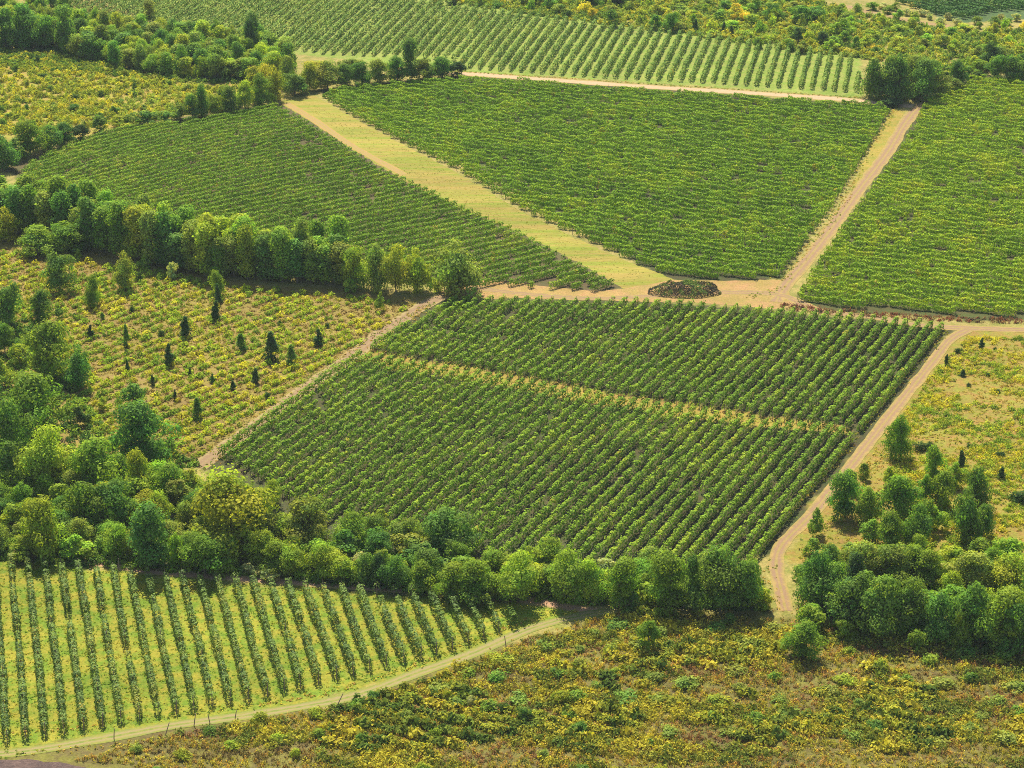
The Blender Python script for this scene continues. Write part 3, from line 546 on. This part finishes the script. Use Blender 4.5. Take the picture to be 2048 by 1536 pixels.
# shared label logic: rank by look inside the region
SIZE = lambda k, h: ('tall ' if h > 8 else 'big ' if h > 6 else '') if k in ('round', 'slender') else ''
recs = []
for rg, k, u, v, w, h, t in PLANTS:
    g = ground(u, v); d = float(project(g)[2]); Hm = h*d/F/.93*(.92 if rg.startswith('wood') else 1); Wm = w*d/F*(.94 if rg.startswith('wood') else 1)
    if k == 'small' and Hm > 6: k = 'round'
    if k == 'round' and Hm < 3.6: k = 'small'
    recs.append([rg, k, g, Hm, Wm, t, u])
FAR_OUT = [r for r in recs if not -130 < r[6] < 2180]; recs = [r for r in recs if -130 < r[6] < 2180]
look = {}
for i, r in enumerate(recs): look.setdefault((r[0], SIZE(r[1], r[3])+ADJ[r[5]]+' '+NAME[r[1]][2]), []).append(i)
labels = {}
for (rg, lk), ids in look.items():
    ids.sort(key=lambda i: recs[i][6]); n = len(ids)
    for j, i in enumerate(ids):
        where = f"in the {rg}" if not rg.startswith(('straw',)) else f"among the {rg}"
        if n == 1: s = f"{lk} {where}"
        elif j < (n+1)//2: s = f"{lk}, {ordinal(j+1)+' from left' if j else 'leftmost'} {where}"
        else: s = f"{lk}, {ordinal(n-j) if n-j > 1 else 'rightmost'}{' from right' if n-j > 1 else ''} {where}"
        labels[i] = s
rr = random.Random(44)
for i, (rg, k, g, Hm, Wm, t, u) in enumerate(recs):
    cr, tr, h0, w0 = rr.choice(PROTO[k]); nm, cat, _ = NAME[k]
    sx = Wm/w0*rr.uniform(.92, 1.08)*(1.10 if k in ('round', 'small') else 1.05); sx *= rr.uniform(.85, 1.35) if k == 'juniper' else 1; o = root(nm, g-np.array([0, 0, .05]), labels[i], cat, cat+'s in the '+rg, rr.uniform(0, 6.28), (sx, sx*rr.uniform(.9, 1.1), Hm/h0))
    c = link('crown', cr, o); b = rr.uniform(.88, 1.14)*(1.3 if rg[:4] in ('belt', 'yell', 'popl') else 1.12); tt = TINT[t]; c.color = (tt[0]*b*rr.uniform(.9, 1.12), tt[1]*b, tt[2]*b, 1)
    link('trunk', tr, o)

# the same woods and scrub running on beyond the frame: one mass
Qs, Cs = [], []
for (rg, k, g, Hm, Wm, t, u) in FAR_OUT:
    cr, tr, h0, w0 = rr.choice(PROTO[k]); n = len(cr.polygons); co = np.empty(n*12, np.float32); cr.vertices.foreach_get('co', co); tc = np.empty(n*16, np.float32); cr.attributes['Tint'].data.foreach_get('color', tc)
    q = co.reshape(n, 4, 3)[::2]; q = q.mean(1, keepdims=True)+(q-q.mean(1, keepdims=True))*1.35; c = tc.reshape(n, 4, 4)[::2, 0, :3]
    a = rr.uniform(0, 6.28); sx = Wm/w0; x, y = q[..., 0]*sx, q[..., 1]*sx
    Qs.append(np.stack([x*math.cos(a)-y*math.sin(a)+g[0], x*math.sin(a)+y*math.cos(a)+g[1], q[..., 2]*Hm/h0+g[2]], -1)); Cs.append(c*np.array(TINT[t]))
o = struct(link('woods', quad_mesh('woods', np.concatenate(Qs), np.concatenate(Cs), LEAF)), 'stuff'); o['label'] = 'woods and scrub running on beyond both sides of the view'

# ---------------------------------------------------------------- fence posts by the near vineyard
for (u, v, h, lean, lab) in ((238, 1152, 36, .05, 'brown wooden post standing alone at the head of the near vineyard'), (331, 1470, 26, .25, 'leaning grey post below the grassy track, leftmost of its line'), (388, 1452, 26, .12, 'dark upright post below the grassy track, second of its line'),
                              (420, 1447, 20, -.1, 'short thin post below the grassy track, third of its line'), (470, 1440, 20, .1, 'short post below the grassy track beside brown weeds, fourth of its line'), (675, 1410, 24, .35, 'strongly tilted post beside the bend of the grassy track'), (228, 1478, 22, .05, 'post below the track near the ploughed corner'), (1012, 1292, 22, -.1, 'thin post beside the track where the near vineyard narrows')):
    g = ground(u, v); d = float(project(g)[2]); s = h*d/F/.93/2.25
    o = root('fence_post', g, lab, 'post', 'posts along the grassy track', .3, (1.15, 1.15, s)); p = link('shaft', POST_ME, o); p.rotation_euler = (0, lean, 0)

# ---------------------------------------------------------------- countless ground plants
def tuft(n, rx, rz, size, seed):
    rng = np.random.default_rng(seed); d = rng.normal(size=(n, 3)); d[:, 2] = np.abs(d[:, 2])*.9; d /= np.linalg.norm(d, axis=1, keepdims=True)
    P = d*np.array([rx, rx, rz])*rng.uniform(.5, 1.05, (n, 1)); nr = d+rng.normal(size=(n, 3))*.5+np.array([0, 0, .3])
    return leaf_quads(P, nr, size*rng.uniform(.6, 1.4, n), rng), rng.uniform(.7, 1.3, (n, 1))
TUFTS = {'grass': [tuft(7, .34, .30, .30, 900+i) for i in range(5)], 'clump': [tuft(52, .75, .85, .36, 920+i) for i in range(5)], 'weed': [tuft(16, .50, .60, .27, 940+i) for i in range(5)], 'low': [tuft(34, .8, .75, .34, 960+i) for i in range(5)]}
def stuff(name, kind, pts, colours, scale, label, sz=None):
    rng = np.random.default_rng(len(pts)+7); Q = []; C = []; which = rng.integers(0, 5, len(pts)); a = rng.uniform(0, 6.283, len(pts)); s = rng.uniform(scale[0], scale[1], len(pts)); zs = rng.uniform(.7, 1.35, len(pts)) if sz is None else sz
    z = H(pts[:, 0], pts[:, 1])
    for k in range(5):
        m = which == k; q, v = TUFTS[kind][k]; n = m.sum()
        if not n: continue
        ca, sa = np.cos(a[m]), np.sin(a[m]); X = q[None, ..., 0]; Y = q[None, ..., 1]; sc = s[m][:, None, None]
        QQ = np.stack([(X*ca[:, None, None]-Y*sa[:, None, None])*sc+pts[m, 0][:, None, None], (X*sa[:, None, None]+Y*ca[:, None, None])*sc+pts[m, 1][:, None, None], q[None, ..., 2]*sc*zs[m][:, None, None]+z[m][:, None, None]], -1)
        Q.append(QQ.reshape(-1, 4, 3)); C.append((colours[m][:, None, :]*v[None]).reshape(-1, 3))
    o = link(name, quad_mesh(name, np.concatenate(Q), np.concatenate(C), SCRUB)); struct(o, 'stuff'); o['label'] = label; return o
def scatter(poly_px, density, seed, holes=()):
    rng = np.random.default_rng(seed); W = poly_world(poly_px); mn, mx = W.min(0), W.max(0); n = int((mx-mn).prod()*density)
    P = rng.uniform(mn, mx, (n, 2)); P = P[inside(P, W)]
    for h in holes: P = P[~inside(P, poly_world(h))]
    return P
def pick(P, cols, scale, seed, jit=.22, band=False):
    """patchy colour choice from a palette by smooth noise"""
    rng = np.random.default_rng(seed); X, Y = (P[:, 0]*.4, P[:, 1]*1.1+P[:, 0]*.2) if band else (P[:, 0], P[:, 1]); w = np.clip((fbm(X, Y, scale, seed)-.5)*1.9+.5+rng.normal(size=len(P))*jit, 0, .999); cols = np.array(cols)
    return cols[(w*len(cols)).astype(int)]*rng.uniform(.75, 1.25, (len(P), 1))
# lower right scrub
SC = [(1250, 1222), (1400, 1232), (1600, 1240), (1800, 1280), (2440, 1310), (2440, 1760), (100, 1760), (260, 1530), (150, 1522), (300, 1478), (520, 1440), (700, 1410), (840, 1364), (960, 1320), (1070, 1272), (1170, 1244)]
P = scatter(SC, 2.8, 51); stuff('scrub_weeds', 'weed', P, pick(P, [(.30, .16, .06), (.20, .22, .035), (.54, .31, .06), (.54, .42, .045), (.28, .25, .04), (.56, .46, .04), (.36, .34, .04), (.52, .30, .05), (.22, .16, .05)], 6, 61, .16, True), (.5, 1.05), 'brown, orange and olive scrub weeds covering the lower meadow', .45+1.5*fbm(P[:, 0]*.4, P[:, 1]*1.1+P[:, 0]*.2, 2.6, 99))
P = scatter(SC, 1.6, 52); k = fbm(P[:, 0]*.36+P[:, 1]*.10, P[:, 1]*1.15+P[:, 0]*.22, 4.2, 88); q = project(np.column_stack([P, H(P[:, 0], P[:, 1])])); P = P[k > np.where(q[:, 0] > 900, .53, .62)]
stuff('scrub_greens', 'low', P, pick(P, [(.16, .20, .03), (.30, .30, .035), (.48, .42, .04)], 5, 62), (.7, 1.5), 'patches of low green brambles over the lower meadow')
rows = rows_parallel(SC, -10700, 3.1); pts = []
for r in rows:
    k = np.arange(0, len(r), 1); q = r[k]+RNG.normal(size=(len(k), 2))*[.3, .22]; q[:, 1] += .9*(vnoise(q[:, 0], q[:, 1], 9, 41)-.5); m = fbm(q[:, 0]*.6, q[:, 1]*.9, 7, 42) > .53; pts.append(q[m])
P = np.concatenate(pts); pr = project(np.column_stack([P, H(P[:, 0], P[:, 1])])); P = P[(pr[:, 0] > 640) & (pr[:, 1] < 1505)]
stuff('bramble_ridges', 'clump', P, pick(P, [(.10, .16, .025), (.18, .23, .03), (.32, .33, .03), (.50, .43, .04)], 5, 73, .2), (.95, 1.8), 'dark green ridges of brambles where old rows have overgrown')
P = scatter([(600, 200), (700, 238), (900, 345), (1200, 505), (1330, 562), (1240, 570), (1050, 466), (850, 372), (640, 240)], .8, 74); stuff('strip_grass', 'grass', P, pick(P, [(.20, .24, .03), (.36, .32, .04), (.46, .32, .08)], 7, 75, .2), (.3, .6), 'short dry grass on the diagonal strip')
# old yellow vineyard: clumps in worn rows
OV = [(-330, 490), (100, 500), (200, 530), (330, 545), (480, 575), (700, 592), (840, 604), (690, 705), (400, 915), (330, 925), (230, 900), (150, 830), (120, 760), (60, 640), (-330, 600)]
rows = rows_parallel(OV, 4800, 3.0); pts = []
for r in rows:
    k = np.arange(0, len(r), 2); pts.append(r[k]+RNG.normal(size=(len(k), 2))*.2)
P = np.concatenate(pts); P = P[(fbm(P[:, 0], P[:, 1], 12, 91)*.7+RNG.random(len(P))*.6) > .42]; pr = project(np.column_stack([P, H(P[:, 0], P[:, 1])])); P = P[(RNG.random(len(P)) < .85) & ~((pr[:, 0]-pr[:, 1] > 20) & (pr[:, 1] < 640) & (RNG.random(len(P)) < .6))]
stuff('yellow_clumps', 'clump', P, pick(P, [(.26, .38, .03), (.38, .48, .03), (.58, .54, .035), (.40, .48, .03)], 8, 63, .3), (.8, 1.5), 'rounded yellow-green clumps in worn lines over the old vineyard')
P = scatter(OV, 1.6, 53); stuff('dry_grass', 'grass', P, pick(P, [(.28, .19, .06), (.36, .26, .07), (.34, .32, .04)], 10, 64, .25), (.7, 1.4), 'tan dry grass between the yellow clumps')
# yellow field at the upper left
YF = [(-330, 84), (100, 108), (400, 172), (540, 178), (560, 190), (400, 228), (220, 255), (60, 268), (-330, 300)]
P = scatter(YF, .42, 54); stuff('yellow_clumps', 'clump', P, pick(P, [(.28, .34, .03), (.44, .46, .03), (.58, .52, .035), (.38, .38, .05), (.34, .42, .05)], 11, 65, .3), (.8, 1.7), 'yellow weeds covering the upper left field')
# right meadow
RM = [(1935, 676), (2440, 676), (2440, 1130), (1600, 1120), (1640, 1035), (1710, 950), (1800, 840), (1870, 745)]
P = scatter(RM, 1.1, 55); P = P[fbm(P[:, 0], P[:, 1], 11, 93) > .36]; stuff('meadow_weeds', 'grass', P, pick(P, [(.46, .32, .07), (.46, .38, .04), (.36, .36, .035)], 9, 66, .25), (.7, 1.3), 'short yellow weeds on the tan meadow beyond the pink road')
P = scatter(RM, 1.2, 56); k = fbm(P[:, 0]*.6, P[:, 1]*1.1, 7, 94); q = project(np.column_stack([P, H(P[:, 0], P[:, 1])])); P = P[(k > .43) & (q[:, 0] > 1790)]
stuff('meadow_greens', 'low', P, pick(P, [(.24, .34, .03), (.38, .44, .03), (.54, .48, .03)], 7, 67), (.5, 1.2), 'low yellow-green plants in patches on the right meadow')
# top scrub
TS = [(830, -6), (1000, 22), (1330, 64), (1560, 98), (1724, 118), (1800, 130), (1900, 150), (1960, 140), (2420, 140), (2420, 50), (1950, 62), (1850, 56), (1700, 24), (1600, -14), (830, -20)]
P = scatter(TS, .45, 57); stuff('top_scrub', 'clump', P, pick(P, [(.18, .28, .04), (.30, .38, .04), (.50, .46, .035), (.36, .40, .05), (.22, .32, .04)], 14, 68, .3), (.9, 2.0), 'mixed green and golden undergrowth filling the scrub at the top')
# undergrowth in the woods, field edges and verges
WD = [(-330, 950), (300, 960), (560, 1075), (900, 1125), (1520, 1165), (1530, 1222), (1000, 1202), (450, 1148), (-330, 1104)]
P = np.concatenate([scatter(WD, 1.1, 58), scatter([(1590, 1130), (2420, 1130), (2420, 1305), (1850, 1290), (1610, 1225)], .8, 59), scatter([(-330, 60), (400, 75), (580, 130), (560, 170), (400, 168), (-330, 104)], .5, 60), scatter([(-330, 560), (60, 620), (130, 740), (200, 840), (400, 930), (300, 960), (-330, 960)], .6, 61)])
stuff('undergrowth', 'clump', P, pick(P, [(.09, .17, .03), (.16, .27, .03), (.24, .33, .03)], 6, 69, .25), (.7, 1.5), 'green undergrowth beneath the trees')
P = np.concatenate([scatter([(1560, 606), (1640, 616), (1850, 632), (2440, 656), (2440, 664), (1850, 642), (1640, 628), (1560, 618)], 2.2, 62)])
stuff('red_weeds', 'weed', P, pick(P, [(.30, .10, .05), (.22, .09, .05), (.09, .06, .04), (.26, .16, .06)], 6, 70, .3), (.6, 1.2), 'reddish dry weeds along the foot of the right vineyard')
P = scatter([(1290, 580), (1310, 568), (1370, 563), (1430, 568), (1458, 582), (1430, 592), (1370, 597), (1310, 592)], 1.6, 63)
EDG = []
for px, w in (([(-330, 1497), (300, 1438), (700, 1374), (1040, 1246), (1150, 1222)], 1.1), ([(-330, 1540), (300, 1482), (700, 1418), (1070, 1278)], 1.1), ([(1890, 664), (1832, 732), (1752, 826), (1664, 934), (1588, 1022), (1530, 1080)], 1.1), ([(1955, 690), (1892, 748), (1822, 842), (1733, 956), (1662, 1043), (1606, 1100)], 1.3),
              ([(700, 712), (1000, 758), (1300, 812), (1500, 838), (1700, 864)], 2.4), ([(850, 612), (690, 712), (430, 905)], 1.6), ([(870, 606), (600, 800), (400, 945)], 1.6), ([(900, 152), (1300, 182), (1750, 212)], 1.0), ([(900, 142), (1300, 168), (1720, 196)], 1.0), ([(1795, 214), (1735, 300), (1690, 395), (1640, 465), (1560, 560)], 1.6), ([(1560, 575), (1500, 596)], 1.5), ([(1530, 1130), (1545, 1220)], 2.0), ([(1612, 1110), (1605, 1230)], 1.5)):
    C = smooth_path(px, .35); EDG.append(C+RNG.normal(size=C.shape)*w*.5)
P = np.concatenate(EDG); stuff('verge_grass', 'grass', P, pick(P, [(.20, .28, .03), (.34, .36, .04), (.52, .42, .05), (.50, .32, .08)], 8, 71, .3), (.6, 1.2), 'tufts of grass along the edges of tracks and vineyards')
# grass of the near vineyard
NV = [(-330, 1112), (0, 1118), (340, 1154), (660, 1178), (1000, 1200), (1120, 1222), (1040, 1262), (830, 1340), (560, 1406), (300, 1445), (0, 1496), (-330, 1505)]
P = scatter(NV, 1.5, 64); stuff('meadow_grass', 'grass', P, pick(P, [(.16, .29, .02), (.24, .34, .025), (.40, .36, .035)], 7, 72, .25), (.45, .8), 'bright grass between the rows of the near vineyard', None)

# the oval of brambles at the junction: one low mass in three lumps
g = ground(1373, 590)
o = root('bramble_island', g, 'dark purplish-green oval of brambles lying in the middle of the dirt junction', 'bramble patch')
rng = np.random.default_rng(5); n = 5200; a = rng.uniform(0, 6.283, n); r = np.sqrt(rng.random(n)); rg = .72+.5*vnoise(np.cos(a)*3, np.sin(a)*3, 1.1, 4); x = np.cos(a)*r*8.0*rg; y = np.sin(a)*r*4.0*rg+2.0
z = 2.5*np.sqrt(np.maximum(0, 1-r**2))*(.6+.6*vnoise(x, y, 1.8, 3))*rng.uniform(.75, 1.02, n)+.1
Q = leaf_quads(np.stack([x, y, z], -1), rng.normal(size=(n, 3))*.6+np.stack([np.cos(a)*r, np.sin(a)*r, np.full(n, .8)], -1), .34*rng.uniform(.6, 1.4, n), rng)
c = np.where((vnoise(x, y, 1.3, 9) > .52)[:, None], np.array([.15, .22, .05]), np.array([.10, .09, .06]))*rng.uniform(.7, 1.4, (n, 1))
link('foliage', quad_mesh('foliage', Q, c, SCRUB), o)

for o in COL.objects:
    if o.parent is None and o.get('label') and len(o['label'].replace('-', ' ').split()) > 16: print('LONG', o.name, o['label'])

if HAZE > 0:
    me = bpy.data.meshes.new('haze'); x0, x1, y0, y1, z0, z1 = -5900, 5900, -500, 8900, -3.0, 190.0
    v = [(x, y, z) for z in (z0, z1) for x, y in ((x0, y0), (x1, y0), (x1, y1), (x0, y1))]
    me.from_pydata(v, [], [(3, 2, 1, 0), (4, 5, 6, 7), (0, 1, 5, 4), (1, 2, 6, 5), (2, 3, 7, 6), (3, 0, 4, 7)]); me.update()
    m, nt, out = nodes('haze_air'); pv = N(nt, 'ShaderNodeVolumePrincipled'); pv.inputs['Color'].default_value = (.80, .88, 1.0, 1); pv.inputs['Density'].default_value = HAZE
    nt.links.new(pv.outputs[0], out.inputs['Volume']); me.materials.append(m); struct(link('haze', me), 'stuff')
